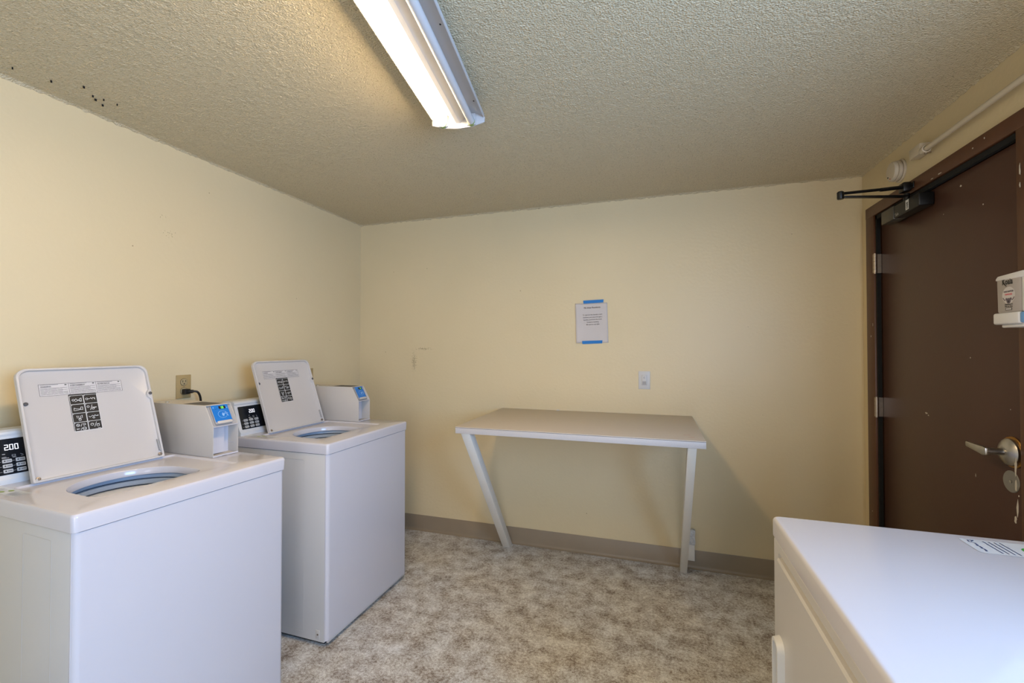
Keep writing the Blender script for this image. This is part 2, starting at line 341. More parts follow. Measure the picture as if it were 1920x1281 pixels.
# ceiling: sprayed popcorn relief as real geometry over the part in view
def popcorn():
    st = 0.0040; xs = np.arange(XL, XR+.01, st); ys = np.arange(0.6, YB+.008, st); nx, ny = len(xs), len(ys)
    def field(cell, seed):
        r = np.random.default_rng(seed); gx, gy = int(nx*st/cell)+4, int(ny*st/cell)+4
        g = r.random((gx, gy)); u = np.arange(nx)*st/cell; v = np.arange(ny)*st/cell
        iu = u.astype(int); iv = v.astype(int); fu = (u-iu); fv = (v-iv); fu = fu*fu*(3-2*fu); fv = fv*fv*(3-2*fv)
        a = g[np.ix_(iu, iv)]; b = g[np.ix_(iu+1, iv)]; c = g[np.ix_(iu, iv+1)]; d = g[np.ix_(iu+1, iv+1)]
        return (a*(1-fu)[:, None]+b*fu[:, None])*(1-fv)+(c*(1-fu)[:, None]+d*fu[:, None])*fv
    f = 0.6*field(0.012, 1)+0.4*field(0.0075, 2)+0.2*(field(0.1, 3)-.5)
    blob = np.clip((f-0.50)/0.26, 0, 1); blob = blob*blob*(3-2*blob)
    z = H-0.0012*blob
    for edge in (np.abs(xs-XL)[:, None]+0*z, np.abs(XR-xs)[:, None]+0*z, np.abs(YB-ys)[None, :]+0*z):
        z -= 0.007*np.exp(-(edge/0.008)**2)*(0.4+1.2*field(0.016, 9))
    X, Y = np.meshgrid(xs, ys, indexing='ij'); co = np.stack([X, Y, z], -1).reshape(-1, 3).astype(np.float32)
    idx = np.arange(nx*ny).reshape(nx, ny)
    q = np.stack([idx[:-1, :-1], idx[:-1, 1:], idx[1:, 1:], idx[1:, :-1]], -1).reshape(-1, 4)
    me = bpy.data.meshes.new('ceiling'); me.vertices.add(len(co)); me.vertices.foreach_set('co', co.ravel())
    me.loops.add(q.size); me.loops.foreach_set('vertex_index', q.ravel().astype(np.int32))
    me.polygons.add(len(q)); me.polygons.foreach_set('loop_start', np.arange(0, q.size, 4, dtype=np.int32))
    me.polygons.foreach_set('use_smooth', np.ones(len(q), dtype=bool))
    me.update(); me.validate(); me.materials.append(M['ceiling'])
    o = bpy.data.objects.new('ceiling', me); COL.objects.link(o); return structure(o)
ceil = popcorn()
bm = bmesh.new(); box_into(bm, XL-.1, XR+.1, YF-.1, YB+.1, H+.006, H+.1); box_into(bm, XL, XR, YF, 0.61, H, H+.01)
finish(bm, 'ceiling_board', M['ceiling'], ceil, smooth=False)
bm = bmesh.new()
for (px, py) in ((-2.07, 1.13), (-2.06, 1.16), (-2.09, 1.15), (-2.05, 1.20), (-2.11, 1.185), (-2.10, 1.02), (-2.13, 0.93), (-2.03, 1.08)):
    r = random.uniform(.0012, .003); prism_into(bm, circle(px, py, r, 7, r*1.7), Matrix.Identity(4), H-.0085, H-.001)
finish(bm, 'dark_stain', M['dark'], ceil)

# baseboards: coved vinyl base with a toe
def cove(name, p0, p1, inward):
    p0 = Vector(p0); p1 = Vector(p1); n = Vector(inward)
    prof = [(0.0, 0.113), (0.0025, 0.1145), (0.004, 0.112), (0.004, 0.02), (0.006, 0.010), (0.011, 0.004), (0.018, 0.001), (0.018, 0.0), (0.0, 0.0)]
    bm = bmesh.new(); a = [bm.verts.new(p0+n*d+Vector((0, 0, z))) for d, z in prof]; b = [bm.verts.new(p1+n*d+Vector((0, 0, z))) for d, z in prof]
    for i in range(len(prof)): bm.faces.new((a[i], a[(i+1) % len(prof)], b[(i+1) % len(prof)], b[i]))
    bm.faces.new(a); bm.faces.new(b); bmesh.ops.recalc_face_normals(bm, faces=bm.faces)
    return structure(finish(bm, name, M['vinyl_base'], ang=50))
cove('baseboard_back', (XL+.005, YB, 0), (XR-.005, YB, 0), (0, -1, 0))
cove('baseboard_left', (XL, YF+.02, 0), (XL, YB-.02, 0), (1, 0, 0))
cove('baseboard_right', (XR, YF+.02, 0), (XR, DY0-.12, 0), (-1, 0, 0))

# ------------------------------------------------------------------ door and its casing
door = structure(box('door_1', XR+.008, XR+.052, DY0+.004, DY1-.010, 0.008, DZ-.012, M['door'], bev=0.002))
bm = bmesh.new()
CW = 0.085
X0, X1 = XR-.018, XR+.10
Tz = Matrix.Identity(4)
JO = 2.915
for (y0, y1, z0, z1) in ((DY1+.012, JO, 0, 2.135), (1.80, DY0-.008, 0, 2.135)):
    box_into(bm, X0, XR+.004, y0, y1, z0, z1, bev=0.003)
box_into(bm, X0-.001, XR+.004, 1.80, JO, DZ+.012, 2.14, bev=0.003)
# jamb returns
box_into(bm, XR, X1, DY1+.006, DY1+.03, 0, DZ+.02); box_into(bm, XR, X1, DY0-.03, DY0-.006, 0, DZ+.02); box_into(bm, XR, X1, DY0-.03, DY1+.03, DZ+.004, DZ+.03)
trim = structure(finish(bm, 'trim_1', M['frame'], ang=30))
bm = bmesh.new()
box_into(bm, XR+.055, XR+.07, DY1-.03, DY1+.006, 0, DZ+.004); box_into(bm, XR+.055, XR+.07, DY0-.006, DY0+.03, 0, DZ+.004)
box_into(bm, XR+.055, XR+.07, DY0-.006, DY1+.006, DZ-.03, DZ+.004)
box_into(bm, XR-.010, XR+.006, DY1-.004, DY1+.010, 0.01, DZ+.01); box_into(bm, XR-.010, XR+.006, DY0+.0, DY1+.010, DZ-.011, DZ+.010)
finish(bm, 'weather_seal', M['dark'], trim, smooth=False)
box('backing_panel', XR+.075, XR+.1, DY0-.03, DY1+.03, 0, DZ+.03, M['dark'], trim)
def chips(name, parent, pts, x, T=None):
    bm = bmesh.new()
    for (y, z, sy, sz) in pts:
        n = 9; poly = [(y+sy*(0.5+random.random()*.7)*math.cos(2*math.pi*i/n), z+sz*(0.5+random.random()*.7)*math.sin(2*math.pi*i/n)) for i in range(n)]
        prism_into(bm, poly, frame((x, 0, 0), (0, 1, 0), (0, 0, 1)), -.0002, .0004)
    return finish(bm, name, M['chip'], parent, smooth=False)
# frames (0,1,0)x(0,0,1) -> +x normal, so heights run into the wall; x sits just proud of the surface
chips('paint_chip', trim, [(2.25, 2.091, .016, .003), (2.30, 2.089, .010, .002), (2.05, 2.11, .004, .003), (1.99, 2.12, .003, .004), (1.835, 1.95, .004, .02), (1.835, 1.9, .003, .01), (2.84, 1.50, .002, .012), (2.862, 1.44, .003, .008),
      (1.872, .99, .006, .03), (1.870, .93, .005, .02), (1.866, .86, .004, .03), (1.875, .82, .006, .012), (2.87, .5, .003, .004), (1.86, .90, .003, .003)], XR-.0195)
chips('paint_chip', door, [(2.17, 2.01, .006, .004), (2.05, 1.90, .003, .003), (2.42, 1.09, .012, .004), (2.405, 1.083, .006, .003), (2.13, 1.34, .003, .003), (2.11, .90, .002, .008), (2.30, .58, .003, .003), (2.28, 1.93, .002, .002), (1.935, 1.17, .002, .002)], XR+.0078)
for (z0) in (0.10+.06, 1.017, 1.772):
    h = empty_parent = None
    bm = bmesh.new(); zc = z0; L_ = 0.1
    for i in range(5):
        a = zc+i*L_/5+.0006; b = zc+(i+1)*L_/5-.0006
        cyl_into(bm, (XR-.022, DY1-.010, a), (XR-.022, DY1-.010, b), .0098, n=16)
    cyl_into(bm, (XR-.022, DY1-.010, zc-.004), (XR-.022, DY1-.010, zc+L_+.004), .0060, n=12)
    hg = finish(bm, 'hinge', M['hinge'], door)
    bm = bmesh.new(); box_into(bm, XR-.022, XR+.008, DY1-.007, DY1-.0035, zc, zc+L_); box_into(bm, XR-.020, XR+.006, DY1+.0045, DY1+.0075, zc, zc+L_)
    finish(bm, 'hinge_leaf', M['hinge'], hg, smooth=False)
# lever handle
HY, HZ = 1.926, 1.028
ro = lathe('handle_rose', [(0, 0), (.045, 0), (.046, .004), (.0445, .010), (.037, .017), (.022, .023), (.016, .025), (0, .025)], (XR+.004, HY, HZ), (-1, 0, 0), M['nickel'], door)
lathe('brass_ring', [(.040, 0), (.0505, 0), (.0525, .003), (.0495, .006), (.040, .006), (.040, 0)], (XR+.008, HY, HZ), (-1, 0, 0), M['brass'], ro)
cyl('lever_neck', (XR-.018, HY, HZ), (XR-.066, HY, HZ), .0115, M['nickel'], ro)
poly = [(-.010, -.013), (.006, -.016), (.030, -.012), (.088, -.003), (.092, .001), (.092, .013), (.088, .016), (.040, .014), (.004, .014), (-.010, .012)]
T = frame((XR-.066, HY, HZ), (0, 1, 0), (0, 0, 1))
prism('lever', poly, T, -.006, .008, M['nickel'], ro, bev=.0035)
lathe('cover_plate', [(0, 0), (.0365, 0), (.0365, .0015), (.035, .003), (0, .003)], (XR+.0085, 1.935, .928), (-1, 0, 0), M['plate'], door)
lathe('plate_screw', [(0, 0), (.0055, 0), (.005, .0015), (.002, .002), (0, .0012)], (XR+.0052, 1.935, .928), (-1, 0, 0), M['nickel'], door, n=16)

# ------------------------------------------------------------------ door closer
cl = empty('door_closer', 'black hydraulic door closer with folded arm above the brown door', 'door closer', (XR, 2.42, 2.02))
def loc_(x, y, z): return (x-XR, y-2.42, z-2.02)
a = loc_(XR-.050, 2.335, 1.990); b = loc_(XR+.007, 2.648, 2.048)
box('closer_body', a[0], b[0], a[1], b[1], a[2], b[2], M['black_metal'], cl, bev=.006, seg=3)
T = frame(loc_(XR-.0505, 2.435, 1.996), (0, -1, 0), (0, 0, 1))   # normal -x
box('end_cover', -.0530, -.003, .118, .236, -.0325, .0300, M['bronze'], cl, bev=.004)
flat('maker_label', [rect(0, .002, .026, .046)], T, .0005, M['white_print'], cl)
text('label_lettering', 'OI/8', .016, .0, .0, frame(loc_(XR-.0515, 2.416, 2.002), (0, 0, 1), (0, 1, 0)), 0, M['black'], cl, align='LEFT', bold=.0008)
text('embossed_mark', 'Yale', .020, .0, .0, frame(loc_(XR-.0506, 2.53, 1.996), (0, -1, 0), (0, 0, 1)), .0006, M['reader_grey'], cl, align='LEFT', bold=.0004)
P0 = Vector(loc_(XR-.035, 2.46, 2.068)); EL = Vector(loc_(.835, 2.425, 2.093)); P1 = Vector(loc_(XR-.035, 2.47, 2.115))
cyl('spindle', loc_(XR-.035, 2.46, 2.04), loc_(XR-.035, 2.46, 2.080), .012, M['black_metal'], cl)
def flatbar(name, p, q, wd, th, parent, m):
    p = Vector(p); q = Vector(q); d = (q-p).normalized(); s = Vector((0, 0, 1)).cross(d).normalized()
    T = frame(p, d, s); L_ = (q-p).length
    return prism(name, [(0, -wd/2), (L_, -wd*.4), (L_, wd*.4), (0, wd/2)], T, -th/2, th/2, m, parent, bev=.0015)
flatbar('main_arm', P0, EL-Vector((0, 0, .012)), .024, .008, cl, M['black_metal'])
fa = cyl('forearm', EL+Vector((0, 0, .004)), P1, .0065, M['black_metal'], cl, n=16)
mid = EL.lerp(P1, .62); cyl('adjusting_sleeve', mid, EL.lerp(P1, .99), .0085, M['black_metal'], cl, n=16)
lathe('elbow_joint', [(0, -.022), (.012, -.022), (.014, -.018), (.014, .010), (.010, .014), (0, .016)], EL, (0, 0, 1), M['black_metal'], cl, n=20)
a = loc_(XR-.050, 2.452, 2.092); b = loc_(XR-.019, 2.500, 2.134)
box('arm_shoe', a[0], b[0], a[1], b[1], a[2], b[2], M['black_metal'], cl, bev=.005)
bm = bmesh.new()
for yy in (2.438, 2.512): cyl_into(bm, loc_(XR-.0185, yy, 2.112), loc_(XR-.026, yy, 2.112), .006, n=12)
box_into(bm, -.024, -.0185, 2.430-2.42, 2.522-2.42, 2.098-2.02, 2.128-2.02, bev=.003)
finish(bm, 'shoe_plate', M['black_metal'], cl)

# ------------------------------------------------------------------ smoke alarm, conduit, dispenser on the right wall
al = empty('smoke_alarm', 'round white smoke alarm high on the wall left of the conduit', 'smoke alarm', (XR, 2.588, 2.230))
lathe('mounting_base', [(0, 0), (.054, 0), (.055, .004), (.051, .008), (0, .008)], (0, 0, 0), (-1, 0, 0), M['alarm'], al, n=48)
lathe('housing', [(.043, .008), (.043, .012), (.048, .013), (.049, .022), (.046, .024), (.043, .0245), (.047, .028), (.046, .036), (.042, .041), (0, .043)], (0, 0, 0), (-1, 0, 0), M['alarm'], al, n=48)
lathe('test_button', [(0, 0), (.004, 0), (.003, .002), (0, .002)], (-.0415, .022, -.022), (-1, 0, 0), M['dark'], al, n=12)
lathe('indicator_lamp', [(0, 0), (.003, 0), (.002, .002), (0, .002)], (-.0415, .002, -.034), (-1, 0, 0), M['red'], al, n=12)
cd = empty('electrical_conduit', 'pale surface conduit with square box end running above the door', 'conduit', (XR, 2.385, 2.224))
box('junction_box', -.040, -.001, -.042, .042, -.006, .038, M['conduit'], cd, bev=.002)
cyl('pipe', (-.030, -.062, .0), (-.030, -2.6, .0), .0105, M['conduit'], cd, n=20)
lathe('connector', [(0, 0), (.015, 0), (.016, .004), (.0145, .014), (.0165, .016), (.0165, .028), (.0125, .030)], (-.030, -.044, 0), (0, -1, 0), M['conduit'], cd, n=20)
bm = bmesh.new(); cyl_into(bm, (-.012, -.066, -.016), (-.034, -.066, -.016), .004, n=10); cyl_into(bm, (-.030, -.066, -.010), (-.030, -.066, -.021), .006, n=8)
finish(bm, 'clamp_screw', M['hinge'], cd)
for yy in (-1.1, -2.0): box('pipe_strap', -.031, -.0005, yy-.008, yy+.008, -.020, .020, M['conduit'], cd, bev=.003)

dp = empty('sanitizer_dispenser', 'wall mounted hand sanitizer dispenser with printed front right of the door', 'dispenser', (XR, 1.735, 1.44))
# y runs away from the lens; front face looks to -x
T = frame((-.045, 0, 0), (0, 1, 0), (0, 0, 1))
prism('cover', [(-.042, .045), (-.042, .150), (-.040, .162), (.050, .159), (.058, .153), (.055, .045)], T, -.062, .043, M['disp_beige'], dp, bev=.006)
prism('cover_cap', [(-.061, .146), (-.060, .158), (-.050, .166), (.050, .161), (.059, .153), (.059, .147)], T, -.0635, .044, M['disp_white'], dp, bev=.003)
box('side_cover', -.1062, 0, -.064, -.0405, .045, .160, M['disp_white'], dp, bev=.005)
box('base', -.112, 0, -.040, .066, .010, .046, M['disp_white'], dp, bev=.006, seg=3)
box('nozzle_housing', -.100, -.02, -.045, .050, .0, .012, M['disp_white'], dp, bev=.004)
box('blue_window', -.110, -.01, -.066, -.038, .012, .045, M['disp_blue'], dp, bev=.005)
bm = bmesh.new()
for i in range(12): box_into(bm, -.1055, -.103, -.060, -.048, .055+i*.008, .058+i*.008)
finish(bm, 'vent_slots', M['dark'], dp)
T = frame((-.1072, .006, 0), (0, -1, 0), (0, 0, 1))   # normal -x ; u = -y
flat('logo_disc', [circle(.000, .098, .026, 28)], T, .0002, M['paper_warn'], dp)
text('brand_lettering', 'Koala', .026, -.004, .132, T, .0006, M['black'], dp, bold=.0006, sx=.72)
flat('k_tail', stroke([(-.020, .137), (-.014, .131), (-.008, .1265)], .0028), T, .0006, M['black'], dp)
text('product_lettering', 'HAND SANITIZER', .0068, 0, .1075, T, .0005, M['grey_print'], dp, bold=.0003, sx=.72)
text('product_lettering', 'DISPENSER', .0068, 0, .0985, T, .0005, M['pink'], dp, bold=.0003, sx=.9)
flat('animal_emblem', [circle(0, .081, .0085, 16), circle(-.0085, .0865, .004, 12), circle(.0085, .0865, .004, 12)]+stroke([(-.022, .091), (-.017, .085), (-.014, .083)], .003)+stroke([(.022, .091), (.017, .085), (.014, .083)], .003), T, .0005, M['grey_print'], dp)
flat('emblem_nose', [circle(0, .079, .0022, 10, .0034)], T, .0008, M['black'], dp)
text('small_lettering', 'Disinfectant &', .0055, 0, .0685, T, .0005, M['black'], dp, bold=.0002)
text('small_lettering', 'Kills the Virus', .0055, 0, .0625, T, .0005, M['black'], dp, bold=.0002)
flat('small_frame', [rect(-.013, .0525, .013, .060)], T, .0005, M['black'], dp)
flat('small_frame_fill', [rect(-.011, .0540, .011, .0585)], T, .0008, M['paper_warn'], dp)

# ------------------------------------------------------------------ laundry folding table
tb = empty('folding_table', 'wall mounted laundry folding table with grey laminate top and two slanted legs', 'table', (-.40, 3.0, 0))
def tx(x): return x+.40
box('tabletop', tx(-1.03), tx(.229), -.79, -.001, .9125, .9431, M['laminate_edge'], tb, bev=.0012)
box('laminate_sheet', tx(-1.0305), tx(.2295), -.7905, -.001, .9442, .9482, M['laminate'], tb, bev=.0006)
box('laminate_seam', tx(-1.0303), tx(.2293), -.7903, -.002, .9432, .9444, M['dark'], tb)
for (x0, x1) in ((-1.000, -.948), (.150, .190)):
    poly = [(-.080, 0), (-.020, 0), (-.725, .912), (-.785, .912)]
    prism('leg', poly, frame((tx(x0), 0, 0), (0, 1, 0), (0, 0, 1)), 0, x1-x0, M['leg_paint'], tb, bev=.002)
for pts in ([(.140, -.66), (.173, -.655)], [(.158, -.71), (.185, -.712)]): flat('ink_mark', stroke(pts, .003), frame((tx(0), 0, .9483), (1, 0, 0), (0, 1, 0)), .0003, M['red'], tb)
bm = bmesh.new()
prism_into(bm, [(-.012, 0), (-.008, .004), (-.002, .0065), (.004, .003), (.009, .0045), (.012, 0)], frame((tx(-.625), -.003, .9482), (1, 0, 0), (0, 0, 1)), -.0025, .003)
finish(bm, 'caulk_lump', M['torn'], tb)
bk = empty('wall_cleat', 'short painted wood block on the wall behind the right table leg', 'wood block', (.218, 2.975, .06))
box('block', -.022, .020, -.012, .0185, .0, .125, M['leg_paint'], bk, bev=.002)
bm = bmesh.new()
prism_into(bm, [(-.018, .10), (.022, .098), (.024, .12), (.021, .15), (.024, .185), (.010, .190), (-.016, .188), (-.020, .15)], frame((0, -.0135, 0), (1, 0, 0), (0, 0, 1)), -.030, .0015, bev=.001)
finish(bm, 'torn_patch', M['torn'], bk)

# ------------------------------------------------------------------ notice, switch, outlets
nt_ = empty('paper_notice', 'white printed notice held by blue tape above the folding table', 'notice', (-.395, 3.0, 1.545))
bm = bmesh.new(); W_, H_ = .107, .134; nx_, nz_ = 16, 18; g = []
for i in range(nx_+1):
    row = []
    for j in range(nz_+1):
        u = -1+2*i/nx_; v = -1+2*j/nz_
        lift = .0015+.010*max(0, -u-.55)**1.2*(.4+.6*max(0, -v))*2.2+.004*max(0, u-.6)*(1-abs(v))+.0012*math.sin(5*v+2*u)
        row.append(bm.verts.new((u*W_+.004*(v)*-1, -lift-.001, v*H_+u*.001)))
    g.append(row)
for i in range(nx_):
    for j in range(nz_): bm.faces.new((g[i][j], g[i+1][j], g[i+1][j+1], g[i][j+1]))
sheet = finish(bm, 'sheet', M['paper'], nt_)
sm = sheet.modifiers.new('thickness', 'SOLIDIFY'); sm.thickness = .0003; sm.offset = -1
for (u, v, nm) in ((.012, .142, 'tape_strip'), (.004, -.131, 'tape_strip')):
    prism(nm, [(-.066, -.011), (.066, -.006), (.068, .014), (-.068, .010)], frame((u, -.0055, v), (1, .0, .0), (0, 0, 1)), -.0005, .0002, M['tape'], nt_)
T = frame((0, -.0052, 0), (1, 0, .04), (-.04, 0, 1))
text('heading', 'Mt View Residents', .0165, .008, .098, T, 0, M['black'], nt_, bold=.0, sx=.88)
for i, s in enumerate(('To operate the laundry room', 'machines you must first get a', 'laundry card from the kiosk', 'located in building', '85 next to unit #50')):
    text('notice_line', s, .0118, .008, .052-i*.0165, T, 0, M['black'], nt_, bold=.0, sx=.92)
sw = empty('light_switch', 'white rocker light switch on the wall above the folding table', 'light switch', (-.057, 3.0, 1.168))
box('cover_plate', -.036, .036, -.006, 0, -.058, .058, M['switch'], sw, bev=.002)
T = frame((0, -.006, 0), (1, 0, 0), (0, 0, 1))
box('rocker', -.0165, .0165, -.0085, -.004, -.033, .033, M['rocker'], sw, bev=.0012)
rk = prism('rocker_paddle', [(-.010, .031), (-.0085, .031), (-.013, .0), (-.0095, -.031), (-.006, -.031), (-.006, .031)], frame((-.0145, 0, 0), (0, 1, 0), (0, 0, 1)), 0, .029, M['switch'], sw, bev=.0005)
text('switch_marking', 'C', .013, 0, .012, frame((0, -.0134, 0), (1, 0, 0), (0, 0, 1)), 0, M['black'], sw)
flat('sensor_lens', [rect(-.011, -.028, .011, -.007)], frame((0, -.0122, 0), (1, 0, 0), (0, 0, 1)), 0.0006, M['reader_grey'], sw)

def outlet(loc, label):
    o = empty('wall_outlet', label, 'outlet', loc, 0, 'almond wall outlets behind the washers')
    box('cover_plate', 0, .006, -.036, .036, -.058, .058, M['outlet'], o, bev=.002)
    for zc in (.0225, -.0225):
        r = prism('receptacle', [(math.copysign(min(abs(a), .0165), a), b) for a, b in circle(0, 0, .0175, 28)], frame((.006, 0, zc), (0, 1, 0), (0, 0, 1)), -.001, .0022, M['outlet_face'], o, bev=.0004)
        flat('outline', stroke([(math.copysign(min(abs(a), .0172), a), b) for a, b in circle(0, 0, .0182, 28)]+[(.0172, 0)], .0014), frame((.0062, 0, zc), (0, 1, 0), (0, 0, 1)), .0002, M['black'], r)
        flat('slot', [rect(-.0085, -.001, -.0060, .0095), rect(.0060, .0005, .0085, .0095), circle(0, -.0085, .0028, 12)], frame((.0084, 0, zc), (0, 1, 0), (0, 0, 1)), .0001, M['black'], r)
    lathe('screw', [(0, 0), (.003, 0), (.002, .001), (0, .001)], (.006, 0, 0), (1, 0, 0), M['hinge'], o, n=12)
    return o
outlet((XL, 1.603, 1.185), 'almond wall outlet with a black plug above the nearer washer')
outlet((XL, 2.445, 1.18), 'almond wall outlet partly hidden behind the farther washer lid')
pc = empty('power_cord', 'black plug and cord in the outlet above the nearer washer', 'power cord', (XL+.009, 1.603, 1.161))
bm = bmesh.new(); box_into(bm, .0, .026, -.014, .014, -.013, .013, bev=.004); tube_into(bm, [(.024, .0, 0), (.034, .006, .001), (.042, .016, .001)], .0075, 10)
for i in range(4): cyl_into(bm, (.028+i*.003, .002+i*.003, 0), (.0295+i*.003, .0035+i*.003, 0), .0092, n=12)
finish(bm, 'plug', M['cord'], pc)
tube('cord', smooth_path([(.040, .014, .001), (.050, .030, -.004), (.048, .045, -.030), (.044, .052, -.07), (.040, .056, -.13), (.036, .058, -.25)]), .0052, M['cord'], pc)

# ------------------------------------------------------------------ washing machines
def loopface(bm, a, b):
    n = len(a)
    for i in range(n): bm.faces.new((a[i], a[(i+1) % n], b[(i+1) % n], b[i]))
def loop(bm, pts, z): return [bm.verts.new((x, y, z)) for x, y in pts]
def fill_between(bm, a, b):
    es = set()
    for L_ in (a, b):
        for i in range(len(L_)):
            e = bm.edges.get((L_[i], L_[(i+1) % len(L_)])) or bm.edges.new((L_[i], L_[(i+1) % len(L_)])); es.add(e)
    r = bmesh.ops.triangle_fill(bm, use_beauty=True, use_dissolve=False, edges=list(es))
WD, DP = 0.67, 0.66      # width along the row, depth to the wall
OC = (-.285, .275)       # wash opening
def opening(g=0.0):
    """front edge straight with round corners, rear an arc"""
    pts = []; xf = -.135-g; y0, y1 = .113+g, .435-g; r = .035
    for i in range(7): a = math.radians(-90+90*i/6); pts.append((xf-r+r*math.cos(a), y0+r+r*math.sin(a)))
    for i in range(7): a = math.radians(0+90*i/6); pts.append((xf-r+r*math.cos(a), y1-r+r*math.sin(a)))
    cy = (y0+y1)/2; R_ = (y1-y0)/2
    for i in range(1, 26):
        a = math.radians(90+180*i/26); pts.append((-.255+R_*.92*math.cos(a), cy+R_*math.sin(a)))
    return pts
def console_T():   # sloping face of the control console; u along +y, v up, normal to the front
    a = Vector((-.540, 0, .9355)); b = Vector((-.590, 0, 1.098)); return frame(a, (0, 1, 0), (b-a)), (b-a).length
def washer(loc, rz, label, groove):
    t = empty('washing_machine', label, 'washing machine', loc, rz, 'white top load washers along the left wall')
    # cabinet
    bm = bmesh.new(); box_into(bm, -DP, -.0150, 0, WD, .022, .884, bev=.003); bmesh.ops.delete(bm, geom=[f for f in bm.faces if f.calc_center_median().z > .8835], context='FACES'); body = finish(bm, 'cabinet', M['enamel_side'], t)
    box('seam_gap', -.0150, -.0110, .0025, WD-.0025, .030, .883, M['dark'], t)
    box('toe_gap', -DP+.02, -.03, .02, WD-.02, .004, .03, M['dark'], t)
    for (fx, fy) in ((-.06, .06), (-.06, WD-.06), (-.6, .06), (-.6, WD-.06)):
        lathe('levelling_foot', [(0, 0), (.02, 0), (.021, .004), (.012, .010), (.006, .012), (.006, .03), (0, .03)], (fx, fy, 0), (0, 0, 1), M['rubber'], t, n=14)
    # front panel with rolled vertical edges
    bm = bmesh.new(); T = Matrix.Identity(4)
    prof = [(-.0110, .001)]+[(-.018+.018*math.cos(math.radians(a)), .0185+.018*-math.sin(math.radians(a))) for a in (90, 70, 50, 30, 12, 0)]
    prof = [(x, max(.0005, y)) for x, y in prof]; prof += [(x, WD-y) for x, y in prof[::-1]]
    prism_into(bm, prof, T, .030, .8835); finish(bm, 'front_panel', M['enamel'], t, ang=50)
    box('kick_strip', -.012, -.003, .012, WD-.012, .018, .032, M['enamel_side'], t, bev=.001)
    box('dark_joint', -.012, -.005, .018, WD-.018, .880, .888, M['dark'], t)
    # embossed rectangle pressed into the near side
    x0, x1, z0, z1 = groove
    Tn = frame((0, 0, 0), (1, 0, 0), (0, 0, 1))      # normal -y
    bm = bmesh.new(); Ls = []
    for g, hh in ((0, .0001), (.0012, .0010), (.0024, .0001)):
        Ls.append([bm.verts.new(Tn @ Vector((u, v, hh))) for u, v in rrect(x0+g, z0+g, x1-g, z1-g, .008-g, 3)])
    loopface(bm, Ls[0], Ls[1]); loopface(bm, Ls[1], Ls[2])
    bmesh.ops.recalc_face_normals(bm, faces=bm.faces); finish(bm, 'pressed_rib', M['enamel_side'], t, ang=80)
    lathe('cabinet_screw', [(0, 0), (.0045, 0), (.004, .002), (0, .0025)], (-.05, 0, .055), (0, -1, 0), M['hinge'], t, n=12)
    box('screw_tab', -.062, -.038, -.0012, .001, .035, .075, M['enamel_side'], t, bev=.0005)
    # top panel: outer rim, shallow recess, wash opening
    bm = bmesh.new(); e = .004
    R = lambda g, r: rrect(-DP-.01+g, -e+g, e-g, WD+e-g, r, 6)
    L0 = loop(bm, R(.012, .012), .8852); L1 = loop(bm, R(0.0015, .014), .8855); L2 = loop(bm, R(0, .014), .924)
    L3 = loop(bm, R(.0012, .014), .9295); L4 = loop(bm, R(.004, .012), .9333); L5 = loop(bm, R(.010, .010), .9352)
    for a, b in ((L0, L1), (L1, L2), (L2, L3), (L3, L4), (L4, L5)): loopface(bm, a, b)
    C0 = loop(bm, rrect(-.468, .062, -.088, .538, .014, 5), .9352); C1 = loop(bm, rrect(-.463, .067, -.094, .532, .012, 5), .9290)
    fill_between(bm, L5, C0); loopface(bm, C0, C1)
    O0 = loop(bm, opening(-.006), .9290); O1 = loop(bm, opening(-.002), .9282); O2 = loop(bm, opening(0), .9255); O3 = loop(bm, opening(.001), .905)
    fill_between(bm, C1, O0)
    for a, b in ((O0, O1), (O1, O2), (O2, O3)): loopface(bm, a, b)
    bmesh.ops.recalc_face_normals(bm, faces=bm.faces); finish(bm, 'top_panel', M['enamel'], t, ang=34)
    # tub inside the opening
    tc = (-.262, .274, 0)
    lathe('tub_cover_ring', [(.19, .9035), (.165, .9035), (.161, .900), (.160, .890), (.163, .887), (.19, .887)], tc, (0, 0, 1), M['tub'], t, n=64)
    lathe('tub_gap', [(.170, .896), (.170, .79)], tc, (0, 0, 1), M['dark'], t, n=64)
    lathe('tub_rim', [(.19, .8835), (.160, .8835), (.156, .8815), (.155, .8695), (.158, .8665), (.19, .8665)], tc, (0, 0, 1), M['tub'], t, n=64)
    lathe('balance_ring', [(.169, .8620), (.157, .8620), (.150, .8590), (.143, .8500), (.141, .8420), (.144, .8400), (.169, .8395)], tc, (0, 0, 1), M['ring_white'], t, n=64)
    lathe('wash_basket', [(.169, .8355), (.150, .8355), (.143, .8330), (.138, .8250), (.137, .45), (.13, .40), (0, .39)], tc, (0, 0, 1), M['tub_steel'], t, n=64)
    lathe('filter_pad', [(0, .0), (.030, .0), (.034, -.004), (.036, -.02), (0, -.02)], (-.392, .375, .853), (.5, -.35, .6), M['ring_white'], t, n=28)
    lathe('agitator', [(0, .70), (.03, .698), (.042, .685), (.045, .60), (.06, .50), (.15, .42), (.16, .40)], tc, (0, 0, 1), M['plastic_white'], t, n=32)
    # lid, opened back past upright
    A = math.radians(19); up = (-math.sin(A), 0, math.cos(A)); LT = frame((-.452, .105, .938), (0, 1, 0), up); w_, h_ = .391, .390; LL = LT @ Matrix.Translation((.010, .005, 0))
    def dense(pts, d=.010):
        out = []
        for i in range(len(pts)):
            a = Vector(pts[i]); b = Vector(pts[(i+1) % len(pts)]); k = max(1, int((b-a).length/d))
            for s in range(k): out.append(tuple(a.lerp(b, s/k)))
        return out
    outer = dense([(0, .004), (.004, 0), (w_-.004, 0), (w_, .004)]+[p for p in rrect(0, 0, w_, h_, .03, 6) if p[1] > h_/2])
